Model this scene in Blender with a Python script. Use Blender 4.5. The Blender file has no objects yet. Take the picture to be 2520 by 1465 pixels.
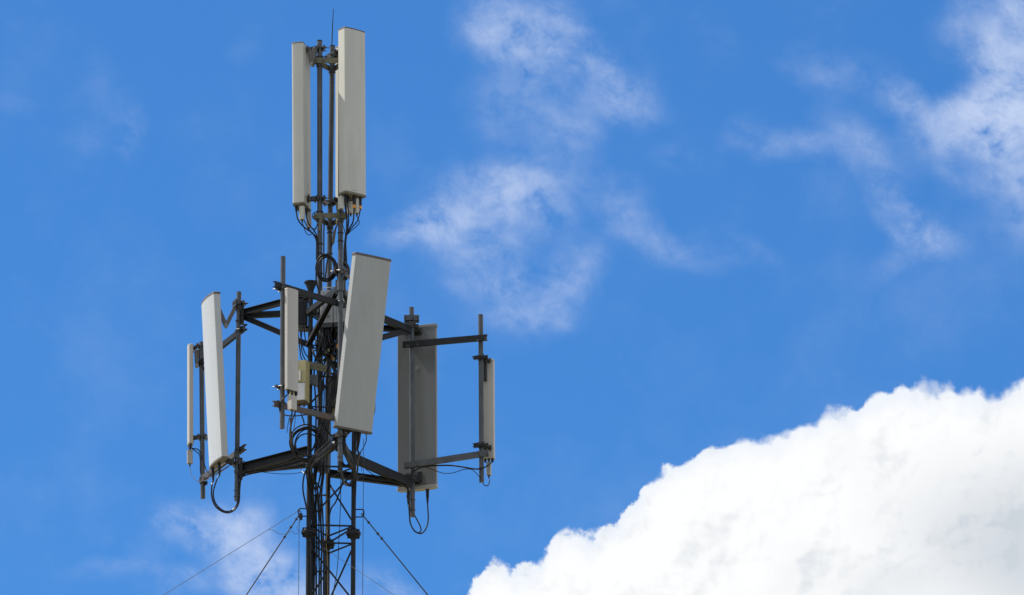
import bpy, bmesh, math, random
from mathutils import Vector, Matrix, Quaternion
random.seed(7)
R = math.radians
SC = bpy.context.scene
COL = SC.collection
V = Vector

# ------------------------------------------------------------------ camera
HFOV = R(8.0); PITCH = R(18.0)
F = 1260 / math.tan(HFOV / 2)            # focal length in units of a 2520-wide frame
U = 0.004                                 # metres per such unit at the mast
DIST = F * U
FW = V((0, math.cos(PITCH), math.sin(PITCH))); UP = V((0, -math.sin(PITCH), math.cos(PITCH)))
CAM = V((0, -DIST * math.cos(PITCH), 1.7))
cd = bpy.data.cameras.new('camera'); co = bpy.data.objects.new('camera', cd); COL.objects.link(co)
co.location = CAM; co.rotation_euler = (R(90) + PITCH, 0, 0)
cd.sensor_width = 36; cd.angle = HFOV; cd.clip_end = 6000; cd.clip_start = .5
SC.camera = co

# ------------------------------------------------------------------ sun, exposure
SUN_AZ = R(165); SUN_EL = R(57)           # azimuth counted anticlockwise from +X
sd = V((math.cos(SUN_AZ) * math.cos(SUN_EL), math.sin(SUN_AZ) * math.cos(SUN_EL), math.sin(SUN_EL)))
ld = bpy.data.lights.new('sun', 'SUN'); ld.energy = 5.0; ld.angle = R(.53); ld.color = (1, .96, .9)
lo = bpy.data.objects.new('sun', ld); COL.objects.link(lo)
lo.rotation_euler = (-sd).to_track_quat('-Z', 'Y').to_euler(); lo.location = (-40, 30, 90)
SC.view_settings.view_transform = 'Standard'; SC.view_settings.look = 'None'
SC.view_settings.exposure = .35; SC.view_settings.gamma = 1

# ------------------------------------------------------------------ sky
WD = bpy.data.worlds.new('World'); SC.world = WD; WD.use_nodes = True
nt = WD.node_tree; N = nt.nodes; L = nt.links
BG = N['Background']
def node(t, **k):
    n = N.new(t)
    for a, b in k.items(): setattr(n, a, b)
    return n
def put(sock, v):
    if hasattr(v, 'is_linked') or isinstance(v, bpy.types.NodeSocket): L.new(v, sock)
    else: sock.default_value = v
def M(op, a, b=0.0, c=0.0, clamp=False):
    n = node('ShaderNodeMath', operation=op, use_clamp=clamp)
    put(n.inputs[0], a); put(n.inputs[1], b); put(n.inputs[2], c)
    return n.outputs[0]
def VM(op, a, b=(0, 0, 0)):
    n = node('ShaderNodeVectorMath', operation=op); put(n.inputs[0], a); put(n.inputs[1], b)
    return n.outputs['Value'] if op in ('LENGTH', 'DOT_PRODUCT') else n.outputs[0]
def smooth(x, a, b, lo_=0.0, hi=1.0):
    n = node('ShaderNodeMapRange', interpolation_type='SMOOTHSTEP')
    put(n.inputs['Value'], x); n.inputs['From Min'].default_value = a; n.inputs['From Max'].default_value = b
    n.inputs['To Min'].default_value = lo_; n.inputs['To Max'].default_value = hi
    return n.outputs['Result']
def noise(vec, scale, detail=6, rough=.55, dist=0.0, out='Fac', w=0.0):
    n = node('ShaderNodeTexNoise', noise_dimensions='4D'); put(n.inputs['Vector'], vec)
    n.inputs['Scale'].default_value = scale; n.inputs['Detail'].default_value = detail
    n.inputs['Roughness'].default_value = rough; n.inputs['Distortion'].default_value = dist; n.inputs['W'].default_value = w
    return n.outputs[out]
def comb(x, y, z=0.0):
    n = node('ShaderNodeCombineXYZ'); put(n.inputs[0], x); put(n.inputs[1], y); put(n.inputs[2], z); return n.outputs[0]
def mixc(f, a, b, mode='MIX'):
    n = node('ShaderNodeMix', data_type='RGBA', blend_type=mode); put(n.inputs[0], f); put(n.inputs[6], a); put(n.inputs[7], b)
    return n.outputs[2]

sky = node('ShaderNodeTexSky', sky_type='NISHITA', sun_disc=False, sun_elevation=SUN_EL, sun_rotation=R(90) - SUN_AZ,
           altitude=400, air_density=1.0, dust_density=.1, ozone_density=4)
TINT = (.405, .895, 1.35, 1)                # clean, deep blue air of the day
base = mixc(1.0, sky.outputs[0], TINT, 'MULTIPLY')
# clouds live on the sky by azimuth / elevation (hundredths of about .32 degree)
geo = node('ShaderNodeTexCoord').outputs['Generated']
sx = node('ShaderNodeSeparateXYZ'); L.new(VM('NORMALIZE', geo), sx.inputs[0])
az = M('ARCTAN2', sx.outputs[0], sx.outputs[1]); el = M('ARCSINE', sx.outputs[2])
K = F / 100
X = M('MULTIPLY_ADD', az, K * math.cos(PITCH), 12.6)
Y = M('MULTIPLY_ADD', M('SUBTRACT', el, PITCH), -K, 7.325)
P0 = comb(X, Y)
def warp(vec, scale, amp, detail=4, w=0.0, rough=.5):
    c = noise(vec, scale, detail, rough, 0, 'Color', w)
    n = node('ShaderNodeVectorMath', operation='MULTIPLY_ADD'); put(n.inputs[0], VM('SUBTRACT', c, (.5, .5, .5)))
    n.inputs[1].default_value = (amp, amp, 0); put(n.inputs[2], vec); return n.outputs[0]
P1 = warp(warp(P0, .45, .9, 3, 3.1, .45), 1.3, .7, 7, 6.1, .62)
BLOBS = [  # centre x, y, radii, tilt (degrees), strength
 (12.7, .6, 1.35, .9, 0, .55), (12.2, .85, .9, .6, 0, .35), (13.3, 1.55, 1.1, 1.1, 0, .38), (14.6, 1.75, 1.5, .6, 48, .4), (15.45, 2.45, .95, .65, 15, .5),
 (12.4, 2.7, 1.0, .9, 0, .26), (14.0, 3.3, .85, .75, 0, .36), (12.0, 4.75, 1.4, .75, -10, .68), (10.5, 5.6, 1.15, .5, -16, .72),
 (13.1, 5.0, 1.0, 1.0, 0, .55), (11.7, 6.2, 1.35, .95, 30, .42), (12.3, 7.2, 1.2, .9, 30, .26), (13.0, 7.8, .9, .45, 0, .34),
 (14.3, 6.45, .9, .6, -25, .34), (13.8, 7.2, .75, .7, 0, .34), (15.9, 5.75, 1.3, .42, 32, .4), (14.9, 4.7, 1.1, .5, 20, .17),
 (17.2, 6.3, 1.4, .5, 0, .13), (19.4, 3.6, .95, .42, 5, .36), (18.4, 3.1, .7, .4, -20, .2), (20.6, 1.8, 1.4, .55, 15, .24), (21.3, 3.75, 1.4, .55, 42, .36),
 (16.9, 3.9, .8, .4, 0, .12), (22.35, 5.4, 1.05, .5, 42, .5), (22.9, 5.95, .8, .4, 20, .36), (22.1, 6.45, 1.1, .35, -35, .22),
 (23.9, 3.2, 1.4, .75, -8, 1.0), (24.9, 2.85, 1.0, 1.2, 0, 1.1), (25.2, 1.2, 1.0, 1.35, 0, .78), (24.9, 4.2, .9, .8, 20, .5), (22.3, 2.55, .65, .4, 25, .5),
 (24.0, .95, .9, .7, 0, .32), (25.4, .2, 1.4, .5, 0, .4), (23.4, 4.4, .8, .4, 20, .3), (25.3, 5.2, .8, 1.0, 0, .35), (26.8, 2.2, 1.3, 2.0, 0, .8),
 (3.1, 3.15, .5, .65, -15, .3), (2.1, 3.5, .6, .4, 0, .15), (2.4, 2.2, .4, .7, 0, .1), (6.0, 1.0, .4, .5, 0, .09), (.2, 2.7, .6, .25, 0, .1),
 (5.5, 13.1, 1.35, .62, 8, .6), (6.15, 13.8, 1.1, .85, 45, .7), (6.7, 14.3, .9, .75, 20, .66), (4.75, 13.0, .75, .4, 0, .3), (6.35, 12.75, .4, .5, 0, .24),
 (4.4, 14.45, .95, .35, 0, .32), (2.9, 14.15, 1.0, .28, 0, .16), (3.85, 13.6, .5, .5, 0, .17), (2.6, 13.3, .4, .3, 0, .1),
 (9.95, 14.5, .75, .3, 22, .48), (9.2, 14.25, .5, .5, 0, .25), (7.3, 14.7, 1.6, .5, 0, .5), (17.6, 1.1, .8, .5, 30, .08), (18.2, 6.1, 1.2, .4, 30, .1)]
tot = None
for (bx, by, rx, ry, rot, s) in BLOBS:
    mp = node('ShaderNodeMapping', vector_type='TEXTURE'); L.new(P1, mp.inputs['Vector'])
    mp.inputs['Location'].default_value = (bx, by, 0); mp.inputs['Rotation'].default_value = (0, 0, R(rot)); mp.inputs['Scale'].default_value = (rx, ry, 1)
    g = smooth(VM('LENGTH', mp.outputs[0]), 0.0, 1.6, s, 0.0)
    tot = g if tot is None else M('ADD', tot, g)
Pa = warp(P0, .8, 1.0, 3, 9.0)
rotv = node('ShaderNodeMapping', vector_type='TEXTURE'); L.new(Pa, rotv.inputs['Vector']); rotv.inputs['Rotation'].default_value = (0, 0, R(20)); rotv.inputs['Scale'].default_value = (1.3, .95, 1)
n1 = noise(rotv.outputs[0], 1.1, 10, .57, .1, 'Fac', 1.7)
n2 = noise(P0, .42, 5, .55, 0, 'Fac', 5.2)
n3 = noise(warp(P0, 2.2, .25, 3, 1.0), 4.6, 8, .66, .2, 'Fac', 2.7)
det = M('MULTIPLY_ADD', M('SUBTRACT', n1, .5), 3.9, .76)
det = M('MULTIPLY', det, M('MULTIPLY_ADD', M('SUBTRACT', n2, .5), 1.3, 1.0))
det = M('MULTIPLY_ADD', M('SUBTRACT', n3, .5), .9, det)
wis = M('MULTIPLY', tot, M('MAXIMUM', det, .03))
veil = M('MULTIPLY', smooth(noise(P0, .28, 7, .62, 0, 'Fac', 8.3), .45, .9), .13)
od = M('MULTIPLY_ADD', M('POWER', wis, 1.15), .86, veil)
alpha = M('MULTIPLY', M('SUBTRACT', 1.0, M('EXPONENT', M('MULTIPLY', od, -1.0))), .97)
# the big cumulus: top edge as a curve over azimuth, broken up by billows
EDGE = [(1130, 1500), (1147, 1465), (1166, 1412), (1215, 1368), (1268, 1388), (1335, 1366), (1352, 1325), (1390, 1284), (1440, 1312), (1520, 1266), (1568, 1222),
        (1600, 1172), (1648, 1128), (1700, 1096), (1770, 1080), (1830, 1055), (1900, 1060), (1960, 1032), (2010, 1024), (2032, 1004), (2110, 992), (2135, 968),
        (2200, 964), (2260, 947), (2330, 942), (2356, 972), (2400, 966), (2448, 962), (2470, 938), (2530, 930), (2640, 905), (2900, 880)]
fc = node('ShaderNodeFloatCurve'); cm = fc.mapping; cv = cm.curves[0]
E0, E1 = 1130.0, 2900.0
pts = [((a - E0) / (E1 - E0), (b - 850) / 700) for a, b in EDGE]
cv.points[0].location = pts[0]; cv.points[1].location = pts[-1]
for q in pts[1:-1]: cv.points.new(*q)
for q in cv.points: q.handle_type = 'VECTOR'
cm.update()
Pc = warp(warp(P0, 2.2, .30, 3, 2.2, .6), 6.5, .10, 3, 4.2, .6)
sp = node('ShaderNodeSeparateXYZ'); L.new(Pc, sp.inputs[0])
put(fc.inputs['Value'], M('MULTIPLY_ADD', sp.outputs[0], 100 / (E1 - E0), -E0 / (E1 - E0)))
yb = M('MULTIPLY_ADD', fc.outputs[0], 7.0, 8.5)
def billow(vec, scale, amp, off):
    v = node('ShaderNodeTexVoronoi', feature='SMOOTH_F1'); L.new(vec, v.inputs['Vector']); v.inputs['Scale'].default_value = scale; v.inputs['Smoothness'].default_value = .3
    return M('MULTIPLY_ADD', v.outputs['Distance'], -amp, off)
Pb = warp(P0, 1.1, .45, 3, 3.9)
big, mid, small = billow(Pb, 1.15, .5, .22), billow(Pb, 2.7, .22, .09), billow(P0, 6.0, .06, .025)
leftness = smooth(X, 11.4, 20.0, 1.0, .3)
rag = M('MULTIPLY', M('MULTIPLY', M('SUBTRACT', noise(P0, 5.0, 8, .68, .3, 'Fac', 7.7), .5), .62), leftness)
depth = M('ADD', M('ADD', M('SUBTRACT', sp.outputs[1], yb), M('ADD', big, mid)), M('ADD', small, rag))
softw = smooth(noise(P0, .9, 3, .5, 0, 'Fac', 6.3), .35, .65, .12, .42)
cum = M('DIVIDE', M('ADD', depth, .01), softw, clamp=True)
cum = M('MULTIPLY', M('MULTIPLY', cum, cum), M('SUBTRACT', 3.0, M('MULTIPLY', cum, 2.0)))
thick = smooth(depth, 0.0, .9)
away = smooth(M('ABSOLUTE', M('SUBTRACT', az, R(9))), R(30), R(55), 1.0, 0.0)
cum = M('MULTIPLY', cum, away)
gx = node('ShaderNodeMapping', vector_type='TEXTURE'); L.new(warp(P0, .35, 1.6, 5, 6.6), gx.inputs['Vector']); gx.inputs['Location'].default_value = (25.9, 13.6, 0); gx.inputs['Scale'].default_value = (5.2, 3.3, 1)
shade = smooth(VM('LENGTH', gx.outputs[0]), .0, 1.1, 1.0, 0.0)
gx2 = node('ShaderNodeMapping', vector_type='TEXTURE'); L.new(warp(P0, .4, 1.5, 4, 2.6), gx2.inputs['Vector']); gx2.inputs['Location'].default_value = (22.6, 14.3, 0); gx2.inputs['Scale'].default_value = (3.0, 1.3, 1)
shade = M('MAXIMUM', shade, smooth(VM('LENGTH', gx2.outputs[0]), .0, 1.2, .45, 0.0))
shade = M('ADD', shade, M('MULTIPLY', smooth(noise(P0, .45, 5, .5, 0, 'Fac', 3.3), .5, .8), .22), clamp=True)
def relief(scale, detail, step, w_, vec):        # billows are brighter on the side of the sun, upper left
    a_ = noise(vec, scale, detail, .5, 0, 'Fac', w_); b_ = noise(VM('ADD', vec, (-step, -step, 0)), scale, detail, .5, 0, 'Fac', w_)
    return M('SUBTRACT', a_, b_)
rel = M('ADD', M('MULTIPLY', relief(.55, 5, .35, 1.1, Pb), 2.0), M('MULTIPLY', relief(1.6, 5, .14, 2.2, Pb), 1.5))
rel = M('MULTIPLY', smooth(rel, -.05, .75), .5)
shade = M('ADD', shade, rel, clamp=True)
STR = .08
white = mixc(thick, (8.4, 8.9, 9.7, 1), (9.75, 9.8, 9.85, 1))
white = mixc(shade, white, (6.0, 6.5, 7.1, 1))
wcol = (6.2, 7.15, 9.2, 1)
skyc = mixc(alpha, base, wcol)
skyc = mixc(cum, skyc, white)
# broken cloud added over the unseen rest of the sky, for neutral fill light
dirn = VM('NORMALIZE', geo)
offv = smooth(VM('DOT_PRODUCT', dirn, tuple(FW)), .90, .975, 1.0, 0.0)
fair = M('MULTIPLY', smooth(noise(dirn, 2.6, 8, .58, .2, 'Fac', 4.4), .43, .56), offv)
skyc = mixc(fair, skyc, (10.5, 10.4, 10.1, 1))
L.new(skyc, BG.inputs[0]); BG.inputs[1].default_value = STR
WD.cycles.sampling_method = 'MANUAL'; WD.cycles.sample_map_resolution = 512

# ------------------------------------------------------------------ materials
def mat(name, c1, c2, scale=6.0, rough=.55, metal=0.0, c3=None, t3=(.58, .72), stretch=1.0, bump=0.0, spec=.5):
    m = bpy.data.materials.new(name); m.use_nodes = True; t = m.node_tree; n = t.nodes; l = t.links; b = n['Principled BSDF']
    tc = n.new('ShaderNodeTexCoord'); mp = n.new('ShaderNodeMapping'); l.new(tc.outputs['Object'], mp.inputs[0]); mp.inputs['Scale'].default_value = (1, 1, stretch)
    nz = n.new('ShaderNodeTexNoise'); l.new(mp.outputs[0], nz.inputs['Vector']); nz.inputs['Scale'].default_value = scale; nz.inputs['Detail'].default_value = 8; nz.inputs['Roughness'].default_value = .65
    rp = n.new('ShaderNodeValToRGB'); rp.color_ramp.elements[0].position = .3; rp.color_ramp.elements[1].position = .7
    rp.color_ramp.elements[0].color = (*c1, 1); rp.color_ramp.elements[1].color = (*c2, 1); l.new(nz.outputs['Fac'], rp.inputs[0])
    out = rp.outputs[0]
    if c3:
        n2 = n.new('ShaderNodeTexNoise'); l.new(mp.outputs[0], n2.inputs['Vector']); n2.inputs['Scale'].default_value = scale * .6; n2.inputs['Detail'].default_value = 10; n2.inputs['Roughness'].default_value = .7
        r3 = n.new('ShaderNodeMapRange'); r3.inputs['From Min'].default_value = t3[0]; r3.inputs['From Max'].default_value = t3[1]; l.new(n2.outputs['Fac'], r3.inputs[0])
        mx = n.new('ShaderNodeMix'); mx.data_type = 'RGBA'; l.new(r3.outputs[0], mx.inputs[0]); l.new(out, mx.inputs[6]); mx.inputs[7].default_value = (*c3, 1); out = mx.outputs[2]
    l.new(out, b.inputs['Base Color']); b.inputs['Roughness'].default_value = rough; b.inputs['Specular IOR Level'].default_value = spec; b.inputs['Metallic'].default_value = metal
    if bump:
        bp = n.new('ShaderNodeBump'); bp.inputs['Strength'].default_value = bump; bp.inputs['Distance'].default_value = .003; l.new(nz.outputs['Fac'], bp.inputs['Height']); l.new(bp.outputs[0], b.inputs['Normal'])
    return m
def streaked(name, c1, c2, dirt, rough=.45, amount=(.5, .85)):      # moulded plastic with rain streaks and specks of dirt
    m = mat(name, c1, c2, 3.5, rough, 0, dirt, amount, .18, .06)
    n = m.node_tree.nodes; l = m.node_tree.links; b = n['Principled BSDF']; src = b.inputs['Base Color'].links[0].from_socket
    tc = n.new('ShaderNodeTexCoord'); nz = n.new('ShaderNodeTexNoise'); nz.inputs['Scale'].default_value = 55; nz.inputs['Detail'].default_value = 4; l.new(tc.outputs['Object'], nz.inputs['Vector'])
    mr = n.new('ShaderNodeMapRange'); mr.inputs['From Min'].default_value = .62; mr.inputs['From Max'].default_value = .75; mr.inputs['To Max'].default_value = .45; l.new(nz.outputs['Fac'], mr.inputs[0])
    mx = n.new('ShaderNodeMix'); mx.data_type = 'RGBA'; l.new(mr.outputs[0], mx.inputs[0]); l.new(src, mx.inputs[6]); mx.inputs[7].default_value = (*dirt, 1); l.new(mx.outputs[2], b.inputs['Base Color'])
    return m
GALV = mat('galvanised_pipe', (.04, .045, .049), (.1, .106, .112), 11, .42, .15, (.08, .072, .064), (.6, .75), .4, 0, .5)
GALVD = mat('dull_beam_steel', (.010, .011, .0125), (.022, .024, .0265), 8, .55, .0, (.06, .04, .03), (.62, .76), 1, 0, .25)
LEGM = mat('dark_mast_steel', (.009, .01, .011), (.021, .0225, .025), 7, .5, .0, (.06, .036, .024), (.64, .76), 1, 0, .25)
RUST = mat('rusty_beam_steel', (.06, .058, .055), (.1, .092, .085), 7, .6, .1, (.13, .055, .025), (.52, .66))
BRKT = mat('bracket_steel', (.032, .031, .03), (.07, .067, .063), 22, .42, .3, (.07, .05, .04), (.6, .75))
BOLT = mat('bright_bolt', (.2, .2, .195), (.32, .32, .31), 30, .45, .6)
LINK = mat('tilt_link_steel', (.11, .098, .088), (.17, .155, .14), 22, .5, .1, (.07, .05, .04), (.6, .75))
UNDERSHADE = mat('shade_toned_underside', (.14, .13, .1), (.22, .205, .16), 14, .6, 0, (.12, .1, .075), (.5, .65))  # plastic toned darker so panel undersides carry their shade in the colour
CREAM = streaked('weathered_cream_plastic', (.50, .49, .425), (.585, .57, .50), (.34, .32, .265))
CREAM2 = streaked('weathered_beige_plastic', (.42, .395, .35), (.50, .47, .42), (.29, .265, .225))
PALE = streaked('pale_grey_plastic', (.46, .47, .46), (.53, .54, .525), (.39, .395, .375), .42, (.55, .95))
SHADEDP = streaked('shade_darkened_back_plastic', (.125, .13, .127), (.165, .17, .166), (.09, .092, .088))  # grey of the right panel, darkened to hold its shade in the colour
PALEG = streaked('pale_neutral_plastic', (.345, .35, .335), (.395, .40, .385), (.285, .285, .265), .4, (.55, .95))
GREYP = streaked('mid_grey_plastic', (.365, .36, .335), (.42, .415, .385), (.30, .292, .262))
CAPM = mat('brown_cap', (.085, .07, .062), (.14, .118, .105), 14, .6)
RUBBER = mat('black_cable_rubber', (.006, .006, .0065), (.013, .013, .014), 12, .36, 0, None, (.6, .7), 1, 0, .3)
GREYC = mat('grey_wire', (.1, .1, .1), (.16, .16, .155), 20, .5)
WIREM = mat('dark_guy_wire', (.035, .036, .04), (.06, .06, .064), 30, .45, .3)
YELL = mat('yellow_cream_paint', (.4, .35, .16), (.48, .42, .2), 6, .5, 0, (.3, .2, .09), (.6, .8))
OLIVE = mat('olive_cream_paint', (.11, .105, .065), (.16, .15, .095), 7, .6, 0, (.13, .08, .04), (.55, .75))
WHITEP = mat('white_paint', (.55, .55, .54), (.64, .64, .62), 9, .5, 0, (.35, .28, .22), (.66, .8))
RADIO = mat('light_radio_paint', (.27, .28, .28), (.33, .34, .335), 9, .5)
FIN = mat('dark_radio_fins', (.025, .027, .028), (.045, .047, .05), 11, .55)
ORANGE = mat('orange_tape', (.75, .28, .02), (.85, .36, .03), 20, .5)
BROWNC = mat('ochre_wire', (.3, .18, .05), (.4, .26, .08), 20, .5)
MARKM = mat('faded_dark_mark', (.1, .1, .09), (.14, .14, .13), 20, .7)
MARKL = mat('faded_light_mark', (.5, .5, .47), (.58, .58, .55), 20, .7)
GROUND = mat('dry_grass_ground', (.1, .095, .05), (.18, .155, .095), .06, .9, 0, (.24, .21, .165), (.5, .7))
CONC = mat('concrete', (.3, .29, .27), (.4, .39, .36), 3, .85)

# ------------------------------------------------------------------ helpers
def at(x, y, d=0.0):
    """frame units (2520 wide) and depth behind the mast axis (same unit) -> world point"""
    v = FW + V((1, 0, 0)) * ((x - 1260) / F) + UP * ((732.5 - y) / F)
    return CAM + v * ((d * U - CAM.y) / v.y)
def obj(name, bm, m, parent=None, smooth_=True, origin=None, label=None):
    bmesh.ops.recalc_face_normals(bm, faces=bm.faces)
    if parent is not None:
        o0 = parent['_o']; base_ = V(o0)
    else:
        base_ = origin if origin is not None else sum((v.co for v in bm.verts), V()) / len(bm.verts)
    bmesh.ops.translate(bm, verts=bm.verts, vec=-base_)
    me = bpy.data.meshes.new(name); bm.to_mesh(me); bm.free()
    me.materials.append(m)
    if smooth_:
        me.polygons.foreach_set('use_smooth', [True] * len(me.polygons)); me.set_sharp_from_angle(angle=R(38))
    o = bpy.data.objects.new(name, me); COL.objects.link(o)
    if parent is not None: o.parent = parent
    else: o.location = base_
    o['_o'] = list(base_)
    if label: o['label'] = label
    return o
def tag(o, label, cat, group=None, kind=None):
    if label: o['label'] = label
    if cat: o['category'] = cat
    if group: o['group'] = group
    if kind: o['kind'] = kind
    return o
def thing(name, label, cat, loc, group=None):
    o = bpy.data.objects.new(name, None); COL.objects.link(o); o.location = loc; o['_o'] = list(loc); o.empty_display_size = .1
    return tag(o, label, cat, group)
NB = bmesh.new
def tube(bm, pts, r, seg=8, caps=True):
    pts = [V(p) for p in pts]; n = len(pts)
    rr = r if isinstance(r, (list, tuple)) else [r] * n
    T = [(pts[min(i + 1, n - 1)] - pts[max(i - 1, 0)]).normalized() for i in range(n)]
    a = V((0, 0, 1)) if abs(T[0].z) < .9 else V((1, 0, 0))
    nrm = T[0].cross(a).normalized(); rings = []
    for i in range(n):
        if i: nrm = (T[i - 1].rotation_difference(T[i]) @ nrm); nrm = (nrm - T[i] * nrm.dot(T[i])).normalized()
        bn = T[i].cross(nrm)
        rings.append([bm.verts.new(pts[i] + (nrm * math.cos(k * 2 * math.pi / seg) + bn * math.sin(k * 2 * math.pi / seg)) * rr[i]) for k in range(seg)])
    for i in range(n - 1):
        for k in range(seg): bm.faces.new((rings[i][k], rings[i][(k + 1) % seg], rings[i + 1][(k + 1) % seg], rings[i + 1][k]))
    if caps: bm.faces.new(rings[0][::-1]); bm.faces.new(rings[-1])
    return bm
def spline(pts, sub=6):
    pts = [V(p) for p in pts]
    if len(pts) < 3: return pts
    q = [pts[0] * 2 - pts[1]] + pts + [pts[-1] * 2 - pts[-2]]; out = []
    for i in range(1, len(q) - 2):
        for s in range(sub):
            t = s / sub; a, b, c, d = q[i - 1], q[i], q[i + 1], q[i + 2]
            out.append(.5 * ((2 * b) + (c - a) * t + (2 * a - 5 * b + 4 * c - d) * t * t + (3 * b - a - 3 * c + d) * t ** 3))
    out.append(pts[-1]); return out
def frame3(ax, front=None):
    z = V(ax).normalized(); f = V(front) if front is not None else V((0, 0, 1))
    if abs(z.dot(f.normalized())) > .98: f = V((0, 1, 0))
    y = (f - z * f.dot(z)).normalized(); return y.cross(z), y, z
def prism(bm, p0, p1, prof, front=None, bev=0.0):
    """profile (x, y) swept from p0 to p1; y points along front"""
    p0, p1 = V(p0), V(p1); x, y, z = frame3(p1 - p0, front)
    a = [bm.verts.new(p0 + x * u + y * v) for u, v in prof]; b = [bm.verts.new(p1 + x * u + y * v) for u, v in prof]; n = len(prof)
    for i in range(n): bm.faces.new((a[i], a[(i + 1) % n], b[(i + 1) % n], b[i]))
    bm.faces.new(a[::-1]); bm.faces.new(b)
    return bm
def rect(w, h, c=0.0):
    w, h = w / 2, h / 2
    if not c: return [(-w, -h), (w, -h), (w, h), (-w, h)]
    return [(-w + c, -h), (w - c, -h), (w, -h + c), (w, h - c), (w - c, h), (-w + c, h), (-w, h - c), (-w, -h + c)]
def channel(w, h, t):                        # open C section, web on +x side
    w, h = w / 2, h / 2
    return [(-w, -h), (w, -h), (w, h), (-w, h), (-w, h - t), (w - t, h - t), (w - t, -h + t), (-w, -h + t)]
def box(bm, c, sx_, sy_, sz_, x=None, y=None, z=None, c_=0.0):
    x = V(x or (1, 0, 0)); z = V(z or (0, 0, 1)); c = V(c); y = V(y) if y else z.cross(x)
    a = [bm.verts.new(c + x * u + y * v - z * sz_ / 2) for u, v in rect(sx_, sy_, c_)]; b = [bm.verts.new(c + x * u + y * v + z * sz_ / 2) for u, v in rect(sx_, sy_, c_)]
    n = len(a)
    for i in range(n): bm.faces.new((a[i], a[(i + 1) % n], b[(i + 1) % n], b[i]))
    bm.faces.new(a[::-1]); bm.faces.new(b)
    return bm
def ring(bm, c, ax, r, t, h, seg=16):          # flat collar round an axis
    x, y, z = frame3(ax); c = V(c); v = []
    for k in range(seg):
        e = x * math.cos(2 * math.pi * k / seg) + y * math.sin(2 * math.pi * k / seg)
        v.append([bm.verts.new(c + e * q + z * s) for q, s in ((r, -h / 2), (r + t, -h / 2), (r + t, h / 2), (r, h / 2))])
    for k in range(seg):
        a, b = v[k], v[(k + 1) % seg]
        for j in range(4): bm.faces.new((a[j], b[j], b[(j + 1) % 4], a[(j + 1) % 4]))
    return bm
def ubolt(bm, c, ax, out, r, wire, length):    # U bolt hugging a pipe, threaded ends towards `out`
    z = V(ax).normalized(); o_ = V(out); o_ = (o_ - z * o_.dot(z)).normalized(); x = o_.cross(z); c = V(c); p = []
    p.append(c + x * r + o_ * length)
    for k in range(9):
        a = math.pi * k / 8; p.append(c + x * r * math.cos(a) - o_ * r * math.sin(a))
    p.append(c - x * r + o_ * length)
    tube(bm, p, wire, 6)
    for s in (1, -1): box(bm, c + x * r * s + o_ * (length * .72), wire * 4.2, wire * 4.2, wire * 3, x, z, o_)
    return bm
def azv(deg): return V((math.cos(R(deg)), math.sin(R(deg)), 0))

# ------------------------------------------------------------------ ground
bm = NB(); n = 40; S = 4000
g = [[bm.verts.new((-S + 2 * S * i / n, -S + 2 * S * j / n, 0)) for j in range(n + 1)] for i in range(n + 1)]
for i in range(n):
    for j in range(n): bm.faces.new((g[i][j], g[i + 1][j], g[i + 1][j + 1], g[i][j + 1]))
tag(obj('ground', bm, GROUND, None, False, V((0, 0, 0))), None, None, None, 'structure')

# ------------------------------------------------------------------ lattice mast
LEG = {'l': (759.5, -38), 'r': (869.8, -28), 'b': (806.5, 62)}
LEGXY = {k: at(x, 1310, d) for k, (x, d) in LEG.items()}
def onleg(k, y): return at(LEG[k][0], y, LEG[k][1])
def atleg(k, z): p = LEGXY[k]; return V((p.x, p.y, z))
def legz(k, y):
    p = onleg(k, y); return V((LEGXY[k].x, LEGXY[k].y, p.z))
axis = (LEGXY['l'] + LEGXY['r'] + LEGXY['b']) / 3
mast = thing('lattice_mast', 'dark three legged steel lattice mast carrying all the antennas', 'mast', V((axis.x, axis.y, 0)))
bm = NB(); box(bm, (axis.x, axis.y, .12), 1.4, 1.4, .28, c_=.03); obj('concrete_base', bm, CONC, mast)
JT = legz('l', 1311).z
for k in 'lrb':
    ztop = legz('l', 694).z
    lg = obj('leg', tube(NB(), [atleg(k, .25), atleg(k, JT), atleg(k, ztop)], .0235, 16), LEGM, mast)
    bm = NB(); c = atleg(k, JT)
    for (h, r) in (((-.062, .024), (-.006, .066)), ((.006, .066), (.062, .024))):
        tube(bm, [c + V((0, 0, h[0] if isinstance(h, tuple) else h)), c + V((0, 0, r[0]))], [h[1], r[1]], 14) if isinstance(h, tuple) else None
    box_r = tube(bm, [c - V((0, 0, .012)), c + V((0, 0, .012))], .074, 14)
    for q in range(6):
        e = azv(q * 60 + 20); tube(bm, [c + e * .06 - V((0, 0, .03)), c + e * .06 + V((0, 0, .03))], .007, 6)
    for q in range(4):
        e = azv(q * 90 + 10); prism(bm, c + e * .045 - V((0, 0, .05)), c + e * .045 + V((0, 0, .05)), rect(.004, .03), e)
    obj('flange', bm, LEGM, lg)
    bm = NB(); c = atleg(k, ztop)
    tube(bm, [c - V((0, 0, .13)), c - V((0, 0, .085)), c - V((0, 0, .012))], [.025, .03, .06], 16)
    tube(bm, [c - V((0, 0, .014)), c], .066, 18)
    obj('flange', bm, LEGM, lg)
def brace(a, ya, b, yb_, r=2.3, sh=0.0):
    p, q = legz(a, ya), legz(b, yb_); e = (q - p).normalized()
    obj('brace', tube(NB(), [p + e * .02, q - e * .02], r * U, 8), LEGM, mast)
def zb(a, za, b, zb_, r=2.3):
    p, q = atleg(a, za), atleg(b, zb_); e = (q - p).normalized(); obj('brace', tube(NB(), [p + e * .02, q - e * .02], r * U, 8), LEGM, mast)
def zo(y): return legz('l', y).z
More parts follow.
